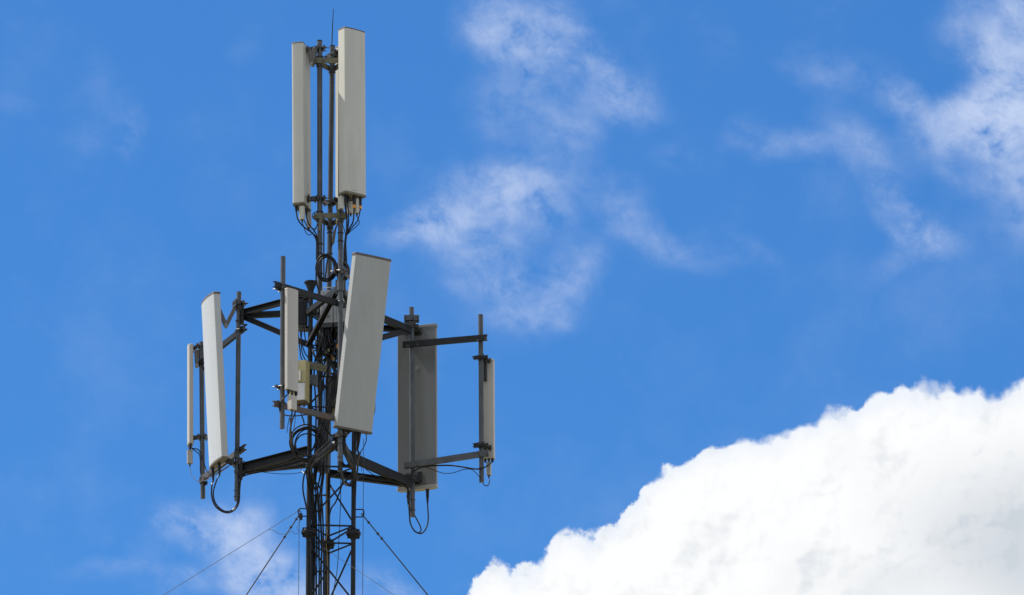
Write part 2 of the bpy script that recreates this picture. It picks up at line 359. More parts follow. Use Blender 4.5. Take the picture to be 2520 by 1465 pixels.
# horizontal struts and diagonals that the picture shows
for y in (1147, 1292, 1335):
    z = zo(y)
    for a, b in (('l', 'r'), ('r', 'b'), ('l', 'b')):
        if y == 1147 and (a, b) == ('l', 'b'): continue
        zb(a, z, b, z)
zb('l', zo(1221), 'b', zo(1190), 2.3); zb('l', zo(1408), 'b', zo(1378), 2.3)
zb('r', zo(1160), 'l', zo(1281)); zb('b', zo(1158), 'r', zo(1285)); zb('b', zo(1126), 'l', zo(1150)); zb('l', zo(1296), 'b', zo(1328))
zb('r', zo(1296), 'b', zo(1310)); zb('l', zo(1340), 'r', zo(1475)); zb('r', zo(1342), 'b', zo(1462)); zb('b', zo(1378), 'l', zo(1478))
zb('l', zo(1484), 'r', zo(1484)); zb('r', zo(1484), 'b', zo(1484)); zb('b', zo(1484), 'l', zo(1484))
for i in range(3):                                                      # bays below the picture
    y0 = 1490 + i * 140
    for a, b in (('l', 'r'), ('r', 'b'), ('b', 'l')): zb(a, zo(y0), b, zo(y0 + 136)); zb(a, zo(y0 + 140), b, zo(y0 + 140))
# upper bays behind the equipment
for y in (1001, 926, 850, 770):
    for a, b in (('l', 'r'), ('r', 'b'), ('b', 'l')): zb(a, zo(y), b, zo(y), 2.0)
zb('r', zo(870), 'l', zo(995)); zb('r', zo(990), 'b', zo(880)); zb('b', zo(1005), 'l', zo(1120)); zb('l', zo(1005), 'r', zo(1140)); zb('l', zo(775), 'r', zo(848)); zb('r', zo(775), 'b', zo(920)); zb('b', zo(775), 'l', zo(920))
# guy brackets: U shaped bars on the two front legs
for k, s, y in (('l', -1, 1262), ('r', 1, 1264)):
    c = legz(k, y); h = .036; w = .098
    p = [c + V((0, -.005, h)), c + V((s * (w - .02), -.005, h + .004)), c + V((s * w, -.005, h - .012)), c + V((s * w, -.005, -h + .016)), c + V((s * (w - .02), -.005, -h)), c + V((0, -.005, -h))]
    obj('guy_bracket', tube(NB(), spline(p, 5), .0062, 8), LEGM, mast)

# ------------------------------------------------------------------ top pole cluster
POLE = {'l': ((786.7, 100), (787.5, 1162), -15), 'b': ((818, 113), (804, 1165), 30), 'r': ((839, 118), (837, 1160), -15)}
top = thing('pole_cluster', 'three grey steel poles bundled as a slim extension above the lattice', 'mast', at(812, 1165, 0))
def onpole(k, y):
    (x0, y0), (x1, y1), d = POLE[k]; t = (y - y0) / (y1 - y0); return at(x0 + (x1 - x0) * t, y, d)
for k in 'lbr':
    a, b, d = POLE[k]
    po = obj('pole', tube(NB(), [at(*b, d), at(*a, d)], .0262, 18), GALV, top)
    bm = NB(); ring(bm, at(*a, d) - V((0, 0, .006)), (0, 0, 1), .0, .0268, .012, 18); obj('pole_cap', bm, GALVD, po)
def plate_ring(yl, dz=.055):
    pl, pb, pr = onpole('l', yl), onpole('b', yl), onpole('r', yl)
    for p, q in ((pl, pr), (pr, pb), (pb, pl)):
        e = (q - p); e.z = 0; L_ = e.length; e.normalize(); nrm = V((e.y, -e.x, 0))
        c = (p + q) / 2 + nrm * .034; z = pl.z; c.z = z
        bm = NB(); prism(bm, c - e * (L_ / 2 + .05), c + e * (L_ / 2 + .05), rect(.012, dz), (0, 0, 1))
        for s in (-.5, .5):
            b0 = c + e * (L_ * s); 
            for u in (-.034, .034): tube(bm, [b0 + e * u + nrm * .004, b0 + e * u + nrm * .024], .009, 6)
        obj('tie_plate', bm, OLIVE, top)
    for k in 'lbr':
        c = onpole(k, yl); c.z = pl.z
        for s in (-1, 1): obj('collar', ring(NB(), c + V((0, 0, s * .05)), (0, 0, 1), .026, .01, .01), BRKT, top)
plate_ring(152); plate_ring(534)
for k, ys in (('l', (601, 625, 674)), ('b', (565, 573, 625)), ('r', (574, 594))):
    for y in ys:
        bm = NB(); ring(bm, onpole(k, y), (0, 0, 1), .026, .006, .008); obj('strap', bm, RUBBER, top)
wp = thing('lightning_rod', 'thin black spike standing above the top of the pole cluster', 'lightning rod', at(817, 118, 30))
b0 = at(816.6, 118, 30); obj('spike', tube(NB(), [b0, at(818.5, 60, 30), at(820.6, 22, 30)], [.0056, .005, .0028], 8), RUBBER, wp)
obj('socket', tube(NB(), [b0 - V((0, 0, .02)), b0 + V((0, 0, .02))], .014, 10), BRKT, wp)

# ------------------------------------------------------------------ panel antennas
def radome_profile(w, t, bulge, cr):
    """closed outline: flat back at y=0, front face bulging to y=t"""
    h = w / 2; s = t - bulge; p = [(-h + .006, 0), (h - .006, 0), (h, .006)]
    n = 10
    side = []
    for i in range(n + 1):
        x = h - w * i / n; y = s + bulge * (1 - (x / h) ** 2)
        side.append((x, y))
    # round the two front corners
    def rnd(c, a, b):
        ca = V((*c, 0)) + (V((*a, 0)) - V((*c, 0))).normalized() * cr; cb = V((*c, 0)) + (V((*b, 0)) - V((*c, 0))).normalized() * cr
        return [(((1 - q) ** 2 * ca + 2 * q * (1 - q) * V((*c, 0)) + q * q * cb)[:2]) for q in (0, .25, .5, .75, 1)]
    p += [tuple(q) for q in rnd((h, s), (h, 0), side[1])] + side[2:-2] + [tuple(q) for q in rnd((-h, s), side[-2], (-h, 0))] + [(-h, .006)]
    return p
def sweep(bm, p0, p1, prof, front, inset0=0, inset1=0, seg=1):
    x, y, z = frame3(p1 - p0, front); cy = sum(q[1] for q in prof) / len(prof)
    def rr(c, k): return [bm.verts.new(c + x * (u * k) + y * (cy + (v - cy) * k)) for u, v in prof]
    st = []
    if inset0: st += [(p0, 1 - inset0), (p0 + z * .004, 1)]
    else: st.append((p0, 1))
    for i in range(1, seg): st.append((p0.lerp(p1, i / seg), 1))
    if inset1: st += [(p1 - z * .004, 1), (p1, 1 - inset1)]
    else: st.append((p1, 1))
    rings = [rr(c, k) for c, k in st]; n = len(prof)
    for a, b in zip(rings, rings[1:]):
        for i in range(n): bm.faces.new((a[i], a[(i + 1) % n], b[(i + 1) % n], b[i]))
    bm.faces.new(rings[0][::-1]); bm.faces.new(rings[-1]); return bm
def panel(label, topp, botp, facing, w, t, bulge, m, capm, group, cap=5, bcap=5, corner=3, botm=None, capgrow=1.02):
    """topp/botp: (x, y, d) of the middle of the BACK face at either end"""
    p1, p0 = at(*topp), at(*botp); fr = azv(facing); root = thing('panel_antenna', label, 'antenna', p0, group)
    pr = radome_profile(w * U, t * U, bulge * U, corner * U); x, y, z = frame3(p1 - p0, fr)
    obj('radome', sweep(NB(), p0 + z * bcap * U, p1 - z * cap * U, pr, fr, 0, 0, 6), m, root)
    g = [(u * capgrow, -.002 + v * (capgrow + .01)) for u, v in pr]
    obj('top_cap', sweep(NB(), p1 - z * cap * U, p1, g, fr, .0, .03), capm, root)
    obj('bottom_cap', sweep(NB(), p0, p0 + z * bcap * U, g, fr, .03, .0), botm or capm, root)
    return root, (p0, p1, x, y, z)
def boot(root, fr, u, v, ln=22, r=3.6, tip=None, tape=False):
    p0, p1, x, y, z = fr; a = p0 + x * u * U + y * v * U
    c = obj('connector', tube(NB(), [a + z * .004, a - z * .03, a - z * ln * U * .55, a - z * ln * U], [r * U, r * U * .95, r * U * .85, r * U * .45], 10), RUBBER, root)
    if tape: obj('tape', tube(NB(), [a - z * ln * U * .72, a - z * ln * U * .95], r * U * .92, 10), ORANGE, c)
    return a - z * ln * U
def motor(root, fr, u, v, w=12, t=10, ln=34, m=None, gap=4):
    p0, p1, x, y, z = fr; a = p0 + x * u * U + y * v * U
    bm = NB(); box(bm, a - z * (gap + ln / 2) * U, w * U, t * U, ln * U, x, y, z, .004)
    mo = obj('tilt_motor', bm, m or CREAM, root)
    obj('neck', tube(NB(), [a + z * .002, a - z * (gap + 1) * U], .012, 10), BOLT if not m else BRKT, mo)
    obj('plug', tube(NB(), [a - z * (gap + ln) * U, a - z * (gap + ln + 7) * U], [.012, .007], 10), BRKT, mo)
    return a - z * (gap + ln + 7) * U
def clampset(root, pole, back, axis=(0, 0, 1), h=.045, name='bracket'):
    """pipe clamp: jaw blocks either side of the pipe, threaded rods, and an arm to the antenna back"""
    pole, back = V(pole), V(back); e = back - pole; e.z = 0; D = e.length; e.normalize(); s = V((-e.y, e.x, 0)); z = V((0, 0, 1))
    bm = NB()
    box(bm, pole + e * .034, .016, .12, h, e, s, z, .003); box(bm, pole - e * .034, .016, .12, h, e, s, z, .003)
    for q in (-1, 1):
        tube(bm, [pole + s * q * .047 + e * .05, pole + s * q * .047 - e * .085], .0045, 6)
        box(bm, pole + s * q * .047 - e * .048, .012, .018, .018, e, s, z)
    br = obj(name, bm, BRKT, root)
    bm = NB(); q0 = pole + e * .042; q1 = V(back)
    for q in (-1, 1): prism(bm, q0 + s * q * .022, q1 + s * q * .022, rect(.006, h * .8), z)
    box(bm, q1 - e * .003, .008, .11, h * 1.5, e, s, z)
    obj('hinge_arm', bm, BRKT, br)
    obj('pivot_bolt', tube(NB(), [(q0 + q1) / 2 - s * .034, (q0 + q1) / 2 + s * .034], .009, 8), BRKT, br)
    return br
def scissor(root, a, b, sag=.21, h=.03, s=None):
    """folded two-link tilt bracket from a (antenna) to b (pipe), hanging in a V"""
    a, b = V(a), V(b); e = b - a; e.z = 0; e.normalize(); s = V((-e.y, e.x, 0)); m = (a + b) / 2 - V((0, 0, sag))
    br = None
    for (p, q, o) in ((a, m, .026), (b, m, .016)):
        bm = NB()
        for k in (-1, 1): prism(bm, p + s * k * o, q + s * k * o, rect(h, .006, .001), s)
        x = obj('tilt_link', bm, LINK, root)
    for p, q in ((a, .009), (b, .009), (m, .016)): obj('pivot_bolt', tube(NB(), [p - s * .034, p + s * .034], q, 12), BOLT, root)

GT = 'panel antennas at the mast top'; GL = 'large panel antennas on the lower mounts'; GS = 'small panel antennas on the outer pipes'
# top left
TL, f = panel('tall cream panel antenna seen edge-on, left of the three at the mast top', (754.5, 113, -24), (757, 511, -24), 166, 68, 31, 2, CREAM, CAPM, GT, 3, 4, 4, UNDERSHADE, 1.015)
fTL = f; pl = onpole('l', 118)
clampset(TL, onpole('l', 120), fTL[1] - fTL[4] * .045 , h=.04); p = onpole('l', 490); clampset(TL, p, fTL[0] + fTL[4] * .085, h=.05)
scissor(TL, fTL[1] - fTL[4] * .05 - fTL[3] * .03, fTL[1] - fTL[4] * .04 - fTL[3] * .085, .16, .045)
jTL = [boot(TL, f, -18, 24, 16, 3.8), boot(TL, f, 8, 6, 18, 3.8), boot(TL, f, -2, 20, 14, 3)]
mTL = [motor(TL, f, -22, 8, 12, 12, 34), motor(TL, f, 26, 4, 11, 11, 40, GREYP)]
def mark(root, f, u, v, dz, strokes, sc, m, back=True):
    p0, p1, x, y, z = f; c = p0 + x * u * U + y * v * U + z * dz * U; bm = NB()
    for (a, b) in strokes:
        p = c + x * a[0] * sc * U + z * a[1] * sc * U; q = c + x * b[0] * sc * U + z * b[1] * sc * U
        prism(bm, p, q, rect(.0022 if sc < 2 else .003, .0014), y)
    obj('marking', bm, m, root, False)
mark(TL, f, 4, -.2, 56, [((-2, 3), (2, 5)), ((-2, 3), (-1, 0)), ((-1, 0), (2, -2)), ((1, 2), (-1, 0))], 1.4, MARKM)
mark(TL, f, 0, -.2, 34, [((-3, 5), (-1, 0)), ((-1, 0), (0, 5)), ((0, 5), (2, 1)), ((-3, -3), (2, -2)), ((-2, -6), (2, -5)), ((-2, -9), (1, -8))], 1.2, MARKL)
# top right
TR, f = panel('tallest cream panel antenna, broad front lit along its left edge, right of the top three', (857, 79.5, -38), (859, 487, -38), -51, 65, 30, 2, CREAM, CAPM, GT, 3, 5, 4, UNDERSHADE, 1.015)
fTR = f
clampset(TR, onpole('r', 128), f[1] - f[4] * .12, h=.05); clampset(TR, onpole('r', 492), f[0] + f[4] * .03, h=.05)
jTR = [boot(TR, f, 20, 12, 28, 4.2), boot(TR, f, 0, 20, 34, 4.2, tape=True), boot(TR, f, -20, 20, 32, 4, tape=True), boot(TR, f, 10, 8, 22, 3.5)]
mTR = [motor(TR, f, 28, 4, 12, 12, 32), motor(TR, f, -13, 14, 10, 10, 38)]
mark(TR, f, 0, 30.2, 9, [((-8, .4), (-7.6, .4)), ((12, -1), (12.4, -1)), ((-1, 1), (8, 0))], 1.6, MARKM)
# top back
TB, f = panel('cream panel antenna mostly hidden behind the tallest one at the mast top', (846, 108, 52), (846, 494, 52), 42, 66, 30, 2, CREAM, CAPM, GT, 3, 5, 4, UNDERSHADE, 1.015)
fTB = f
clampset(TB, onpole('b', 140), f[1] - f[4] * .1, h=.05); clampset(TB, onpole('b', 500), f[0] + f[4] * .05, h=.05)
motor(TB, f, 10, 14, 16, 14, 30, CREAM2); jTB = [boot(TB, f, -8, 14, 24, 4), boot(TB, f, -22, 14, 24, 4)]

# ------------------------------------------------------------------ three mounting frames
GM = 'sideways mounting frames below the mast top'
def pipe(root, a, b, d, r=6.1):
    return obj('mount_pipe', tube(NB(), [at(*b, d), at(*a, d)], r * U, 18), GALV, root)
def cbeam(root, a, b, w, h, m, name, t=1.6, flip=1, up=(0, 0, 1)):
    p, q = at(*a), at(*b)
    pr = [(x * flip * U, y * U) for x, y in channel(w, h, t)]
    return obj(name, prism(NB(), p, q, pr, up), m, root, False)
def clampon(root, p, out, r=6.6, wire=1.1, ln=16, plate=None):
    bm = NB(); ubolt(bm, p, (0, 0, 1), out, r * U, wire * U, ln * U)
    if plate:
        o_ = V(out).normalized(); s = V((-o_.y, o_.x, 0)); box(bm, V(p) + o_ * (7.5 * U), 2.2 * U, 24 * U, plate * U, o_, s, (0, 0, 1))
    return obj('pipe_clamp', bm, BRKT, root)
def collars(root, pts):
    for p in pts:
        bm = NB(); ring(bm, p, (0, 0, 1), 6.1 * U, 1.6 * U, 2.2 * U); obj('collar', bm, GALV, root)

# left frame
DL, DL2 = 85, 312
fl = thing('mounting_frame', 'dark mounting frame reaching left from the mast behind the white leaning panel', 'antenna mount', legz('l', 1130), GM)
pipe(fl, (588, 719), (582.7, 1233), DL); pipe(fl, (495.5, 842), (499.4, 1227), DL2)
cbeam(fl, (592, 771, DL - 4), (757, 727, -38), 10, 15, GALVD, 'support_arm'); cbeam(fl, (597, 777, DL + 2), (804, 768, 62), 10, 15, GALVD, 'support_arm', flip=-1)
cbeam(fl, (597, 779, DL - 2), (757, 848, -38), 10, 14, GALVD, 'knee_brace')
cbeam(fl, (592, 1153, DL - 4), (757, 1110, -38), 12, 23, GALVD, 'support_arm', 2); cbeam(fl, (592, 1156, DL + 4), (804, 1136, 62), 12, 21, GALVD, 'support_arm', 2, -1)
def bar_dir(a, b): e = at(*b) - at(*a); return e.normalized()
cbeam(fl, (606, 804, DL - 22), (490, 897, DL2 + 8), 8, 14, GALVD, 'crossbar'); cbeam(fl, (604, 1100, DL - 22), (494, 1182, DL2 + 8), 8, 14, RUST, 'crossbar')
for y in (748, 762, 812, 1108, 1140, 1165):
    clampon(fl, at(588 - 5.3 * (y - 719) / 514, y, DL), V((.95, -.3, 0)), ln=20 if y in (748, 812, 1108) else 13, plate=12)
for y in (905, 1190): clampon(fl, at(498, y, DL2), V((.9, .4, 0)), ln=12, plate=10)
collars(fl, [at(587, 757, DL), at(586.7, 790, DL), at(585.5, 815, DL), at(583.5, 1128, DL), at(583.2, 1160, DL), at(499, 1178, DL2), at(583, 1208, DL), at(583, 1222, DL)])
bm = NB(); c = at(594, 776, DL); box(bm, c + V((.012, 0, 0)), .03, .1, .17, z=(0, 0, 1)); obj('gusset', bm, GALVD, fl)
bm = NB(); c = at(590, 1154, DL); box(bm, c + V((.012, 0, 0)), .03, .1, .2, z=(0, 0, 1)); obj('gusset', bm, GALVD, fl)

# front frame
DF, DF2 = -230, -378
ff = thing('mounting_frame', 'mounting frame pointing towards the viewer with a rusty lower crossbar', 'antenna mount', legz('l', 1140), GM)
pipe(ff, (838.2, 616), (836.8, 1137), DF); pipe(ff, (696.6, 632), (694.3, 1055), DF2)
cbeam(ff, (836, 708, DF), (757, 770, -38), 10, 14, GALVD, 'support_arm'); cbeam(ff, (841, 708, DF), (869, 768, -28), 10, 14, GALVD, 'support_arm', flip=-1)
cbeam(ff, (836, 702, DF + 4), (758, 850, -38), 12, 12, GALVD, 'knee_brace', up=(1, 0, 0))
cbeam(ff, (836, 1088, DF), (757, 1142, -38), 11, 17, GALVD, 'support_arm'); cbeam(ff, (841, 1088, DF), (869, 1148, -28), 11, 17, GALVD, 'support_arm', flip=-1)
cbeam(ff, (674, 699, DF2 - 18), (848, 752, DF + 24), 8, 14, GALVD, 'crossbar', flip=-1); cbeam(ff, (672, 993, DF2 - 18), (848, 1036, DF + 24), 8, 13, RUST, 'crossbar', flip=-1)
for y in (668, 742): clampon(ff, at(838, y, DF), V((-.5, .8, 0)), ln=16, plate=12)
for y in (1030, 1072, 1092): clampon(ff, at(837, y, DF), V((-.5, .8, 0)), ln=16, plate=10)
for y in (703, 992): clampon(ff, at(696, y, DF2), V((-.7, .7, 0)), ln=18, plate=12)
collars(ff, [at(838, 694, DF), at(838, 716, DF), at(838, 745, DF), at(696.3, 701, DF2), at(837, 1125, DF), at(837, 1080, DF)])
bm = NB(); c = at(838, 704, DF); tube(bm, [c - V((0, 0, .05)), c + V((0, 0, .05))], .036, 16); box(bm, c + V((0, .05, 0)), .1, .06, .14); obj('gusset', bm, GALV, ff)
bm = NB(); c = at(838, 1088, DF); box(bm, c + V((0, .045, 0)), .1, .05, .15); obj('gusset', bm, GALVD, ff)

# right frame
DR, DR2 = 105, 52
fr_ = thing('mounting_frame', 'mounting frame reaching right from the mast with two level crossbars', 'antenna mount', legz('r', 1150), GM)
pipe(fr_, (1012.8, 757), (1015.4, 1272), DR); pipe(fr_, (1182.8, 775), (1185.2, 1187), DR2)
cbeam(fr_, (1010, 812, DR - 4), (870, 755, -28), 10, 17, GALVD, 'support_arm'); cbeam(fr_, (1008, 812, DR + 4), (808, 800, 62), 10, 15, GALVD, 'support_arm', flip=-1)
cbeam(fr_, (1008, 812, DR), (871, 850, -28), 10, 15, GALVD, 'knee_brace')
cbeam(fr_, (1012, 1190, DR - 4), (870, 1128, -28), 12, 22, GALVD, 'support_arm', 2); cbeam(fr_, (1010, 1191, DR + 4), (808, 1165, 62), 12, 18, GALVD, 'support_arm', 2, -1)
def cb2(a, b, m): return cbeam(fr_, a, b, 8, 15, m, 'crossbar', flip=-1)
cb2((992, 849, DR - 4), (1199, 831, DR2 - 14), GALVD); cb2((995, 1147, DR - 4), (1203, 1115, DR2 - 14), GALV)
for y in (787, 849, 1146, 1180): clampon(fr_, at(1013.5, y, DR), V((-.3, -.95, 0)), ln=13, plate=11)
for y in (833, 1117): clampon(fr_, at(1184, y, DR2), V((-.2, -1, 0)), ln=14)
for (x, y) in ((1176, 838), (1196, 834), (1002, 1148), (1025, 1146), (1178, 1120), (1198, 1117), (1004, 852), (1028, 849)):
    c = at(x, y, (DR if x < 1100 else DR2) - 22); bm = NB(); box(bm, c, .02, .03, .02, (1, 0, 0), (0, 1, 0), (0, 0, 1), .004); obj('bolt', bm, BRKT, fr_)
bm = NB(); c = at(1013, 785, DR); box(bm, c - V((0, .04, 0)), .15, .014, .052, c_=.002); box(bm, c + V((0, .04, 0)), .15, .014, .052, c_=.002)
for s in (-1, 1): tube(bm, [c + V((s * .06, -.07, 0)), c + V((s * .06, .12, 0))], .006, 6)
obj('pipe_clamp', bm, GALV, fr_)
bm = NB(); c = at(1014, 1180, DR); box(bm, c - V((0, .04, 0)), .16, .014, .07, c_=.002); box(bm, c + V((0, .05, 0)), .16, .014, .07, c_=.002); obj('pipe_clamp', bm, GALVD, fr_)
collars(fr_, [at(1015, 1230, DR), at(1015, 1255, DR)])

# ------------------------------------------------------------------ large lower panels
LW, f = panel('white sunlit panel antenna leaning outward at left, grey cap', (526.5, 732.5, 80), (546.5, 1142, 88), 200, 101, 22, 5, PALE, CAPM, GL, 6, 5, 2, UNDERSHADE, 1.02)
fL = f
a = f[1] - f[4] * .1 - f[3] * .02; b = at(581, 752, DL); a.z = b.z + .02; scissor(LW, a, b, .225, .036)
clampset(LW, at(587.5, 748, DL), at(576, 748, DL - 4), h=.05, name='pipe_clamp'); clampset(LW, at(583.3, 1140, DL), f[0] + f[4] * .06 - f[3] * .01, h=.06)
jL = [boot(LW, f, 38, 12, 36, 4.3), boot(LW, f, -7, 10, 32, 4.3)]
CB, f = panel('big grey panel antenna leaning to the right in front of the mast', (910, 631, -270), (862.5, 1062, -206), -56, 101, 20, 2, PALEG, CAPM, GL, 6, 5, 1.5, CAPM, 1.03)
fC = f
a = f[1] - f[4] * .16 - f[3] * .02; b = at(842, 668, DF); scissor(CB, a, b, .1, .03)
clampset(CB, at(838, 668, DF), at(848, 668, DF - 6), h=.05, name='pipe_clamp'); clampset(CB, at(837, 1072, DF), f[0] + f[4] * .02 - f[3] * .01, h=.04)
jC = [boot(CB, f, 23, 7, 36, 5), boot(CB, f, -21, 7, 44, 5), boot(CB, f, -12, 7, 40, 4.2)]
RB, f = panel('big shaded panel antenna seen from behind at right, pole down its back', (1024.6, 801, 138), (1025.4, 1204, 140), 70, 101, 22, 7, SHADEDP, SHADEDP, GL, 8, 8, 5, GREYP, 1.03)
fR = f
clampset(RB, at(1013, 803, DR), f[1] - f[4] * .07, h=.05); clampset(RB, at(1014.8, 1175, DR), f[0] + f[4] * .12, h=.07)
for dz in (.055, ):
    bm = NB(); c = f[1] - f[4] * dz - f[3] * .012; box(bm, c - f[2] * .05, .2, .02, .045, f[2], f[3], f[4], .004); obj('back_bar', bm, BRKT, RB)
    bm = NB(); c = f[0] + f[4] * .1 - f[3] * .012; box(bm, c - f[2] * .05, .22, .02, .045, f[2], f[3], f[4], .004); obj('back_bar', bm, BRKT, RB)
jR = [boot(RB, f, 24, 12, 36, 4.5), boot(RB, f, -26, 12, 38, 4.8)]
st = []
for k in range(5):
    a = R(72 * k + 90); st.append(((0, 0), (2.2 * math.cos(a), 2.2 * math.sin(a)))); st.append(((4.2 * math.cos(a), 4.2 * math.sin(a)), (4.2 * math.cos(a + R(50)), 4.2 * math.sin(a + R(50)))))
mark(RB, f, 2, -.2, 312, st, 1.2, MARKL)

# ------------------------------------------------------------------ small panels on the outer pipes
SL, f = panel('slim beige panel antenna at the far left, seen edge-on', (474.5, 852, DL2 + 2), (474.5, 1096, DL2 + 2), 186, 38, 14, 4, CREAM2, CREAM2, GS, 3, 4, 2.5)
fSL = f
clampset(SL, at(495.8, 852, DL2), f[1] - f[4] * .03, h=.03); clampset(SL, at(498, 1076, DL2), f[0] + f[4] * .075, h=.04)
scissor(SL, f[1] - f[4] * .05 - f[3] * .03, f[1] - f[4] * .045 - f[3] * .055, .16, .028)
jSL = [boot(SL, f, -2, 6, 8, 3.5), boot(SL, f, -12, 6, 10, 3)]; mSL = motor(SL, f, 6, 7, 12, 14, 34, CREAM2, 12)
SM, f = panel('slim beige panel antenna near the middle, left of the big leaning grey one', (713, 714.5, -388), (713, 964, -388), -44, 36, 14, 2, CREAM2, CREAM2, GS, 3, 4, 3)
fSM = f
clampset(SM, at(696.5, 712, DF2), f[1] - f[4] * .02, h=.03); clampset(SM, at(694.8, 953, DF2), f[0] + f[4] * .06, h=.03)
jSM = [boot(SM, f, 12, 8, 10, 4), boot(SM, f, -13, 8, 10, 4.4)]; mSM = motor(SM, f, 0, 8, 18, 16, 34, CREAM2, 14)
SR, f = panel('slim beige panel antenna at the far right behind its pipe', (1197.5, 884.5, 72), (1198.5, 1128, 72), 76, 34, 19, 3, CREAM2, CREAM2, GS, 3, 4, 2.5)
fSR = f
clampset(SR, at(1183.4, 880, DR2), f[1] - f[4] * .02, h=.03); clampset(SR, at(1184.7, 1095, DR2), f[0] + f[4] * .1, h=.035)
bm = NB(); c = f[1] - f[4] * .13 - f[3] * .018; box(bm, c - f[2] * .01, .035, .02, .2, f[2], f[3], f[4], .004); obj('back_bar', bm, BRKT, SR)
for y in (880, 1097):
    c = at(1183, y, DR2 - 12); e = (at(1206, y - 3, DR2 - 12) - at(1168, y + 2, DR2 - 12)).normalized(); bm = NB(); box(bm, c, .14, .03, .026, e, None, (0, 0, 1), .004); tube(bm, [c - e * .08 + V((0, 0, .004)), c - e * .066], .006, 6); obj('clamp_jaw', bm, GALVD, SR)
jSR = [boot(SR, f, 12, 7, 9, 3.5), boot(SR, f, -6, 7, 9, 3)]; mSR = motor(SR, f, 3, 6, 11, 12, 32, GREYP, 10)

# ------------------------------------------------------------------ radios and cabinets
def facing_axes(a): y = azv(a); x = V((-y.y, y.x, 0)); return x, y, V((0, 0, 1))
# light grey twin radio unit
x, y, z = facing_axes(-103); c = at(823, 757, -52)
ru = thing('radio_unit', 'light grey twin box radio unit with faint labels high on the mast', 'radio unit', c - z * .17)
for s in (-1, 1):
    bm = NB(); box(bm, c + x * s * .066, .128, .1, .335, x, y, z, .006); h = obj('housing', bm, RADIO, ru)
    bm = NB(); q = c + x * s * .066 + y * .0505
    for k in range(5): box(bm, q + x * .02 - z * (.09 + .008 * k), .036 if k != 2 else .028, .003, .0022, x, y, z)
    obj('label_print', bm, MARKM, h, False)
    bm = NB(); box(bm, q - x * .03, .003, .002, .3, x, y, z); obj('seam', bm, MARKM, h, False)
    bm = NB(); box(bm, c + x * s * .066 - z * .19, .122, .09, .045, x, y, z, .006)
    for k in (-1, 0, 1): tube(bm, [c + x * (s * .066 + k * .036) - z * .2, c + x * (s * .066 + k * .036) - z * .25], .013, 8)
    obj('connector_bay', bm, FIN, h)
bm = NB(); tube(bm, [c - x * .11 + z * .16 + y * .03, c - x * .11 + z * .2 + y * .03, c + x * .11 + z * .2 + y * .03, c + x * .11 + z * .16 + y * .03], .006, 8); obj('carry_handle', bm, RADIO, ru)
# dark finned unit
x, y, z = facing_axes(-80); c = at(738, 773, -20)
fu = thing('radio_unit', 'dark finned radio unit behind the slim middle panel', 'radio unit', c - z * .13)
bm = NB(); box(bm, c, .14, .09, .25, x, y, z, .004)
for k in range(12): box(bm, c + x * (-.066 + .012 * k) + y * .056, .004, .03, .245, x, y, z)
obj('finned_housing', bm, FIN, fu, False)
for s in (1, -1):
    bm = NB()
    for k in (1, -1): box(bm, c + z * s * (.15 + .015 * k) + x * .02, .13, .1, .007, x, y, z)
    box(bm, c + z * s * .15 + x * .075, .03, .02, .05, x, y, z); obj('mount_bracket', bm, GALV, fu, False)
# yellow-cream cabinet
x, y, z = facing_axes(-108); c = at(737, 941, -62)
cab = thing('equipment_cabinet', 'yellowish cream cabinet with a white door plate, left side of the mast', 'cabinet', c - z * .21)
bm = NB(); box(bm, c, .17, .12, .41, x, y, z, .005); body = obj('housing', bm, YELL, cab)
q = c + y * .0625
bm = NB(); box(bm, q + x * .028 - z * .115, .1, .006, .17, x, y, z, .002); obj('door_plate', bm, WHITEP, body)
bm = NB(); box(bm, q + x * .03 + y * .008 + z * .045, .018, .02, .1, x, y, z, .005); obj('handle', bm, WHITEP, body)
bm = NB(); box(bm, q - x * .002 + y * .001 + z * .04, .016, .008, .035, x, y, z); obj('latch', bm, FIN, body)
bm = NB(); box(bm, q - z * .026, .166, .005, .006, x, y, z); box(bm, q + x * .004 + z * .09, .003, .004, .22, x, y, z); obj('seam', bm, RUST, body)
bm = NB(); box(bm, c - z * .217, .15, .1, .022, x, y, z); 
for k in range(3): tube(bm, [c - x * (.05 - .05 * k) - z * .22, c - x * (.05 - .05 * k) - z * .255], .011, 8)
obj('cable_gland', bm, RUST, body)
bm = NB(); p, q = at(756, 898, -50), at(804, 908, -45); prism(bm, p, q, rect(.02, .07), z)
for t in (.25, .6, .85):
    m_ = p.lerp(q, t); tube(bm, [m_ - V((0, .012, 0)), m_ - V((0, .03, 0))], .01, 8)
obj('mount_bar', bm, OLIVE, cab, False)
bm = NB(); box(bm, at(769, 936, -50), .08, .05, .1); box(bm, at(780, 938, -50), .02, .06, .11); obj('mount_bracket', bm, GALV, cab, False)
# cream cabinet behind
x, y, z = facing_axes(-84); c = at(867, 979, 60)
cb = thing('equipment_cabinet', 'olive cream cabinet behind the big leaning grey panel', 'cabinet', c - z * .17)
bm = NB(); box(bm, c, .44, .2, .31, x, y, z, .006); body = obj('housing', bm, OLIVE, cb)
bm = NB()
for k in range(22): box(bm, c + x * (-.2 + .019 * k) + z * .166 + y * .09, .009, .01, .022, x, y, z)
box(bm, c + z * .18, .44, .2, .006, x, y, z); obj('vent_grille', bm, FIN, body, False)
bm = NB(); box(bm, c + y * .103 - x * .17 + z * .02, .07, .01, .07, x, y, z, .004); obj('label_plate', bm, FIN, body)

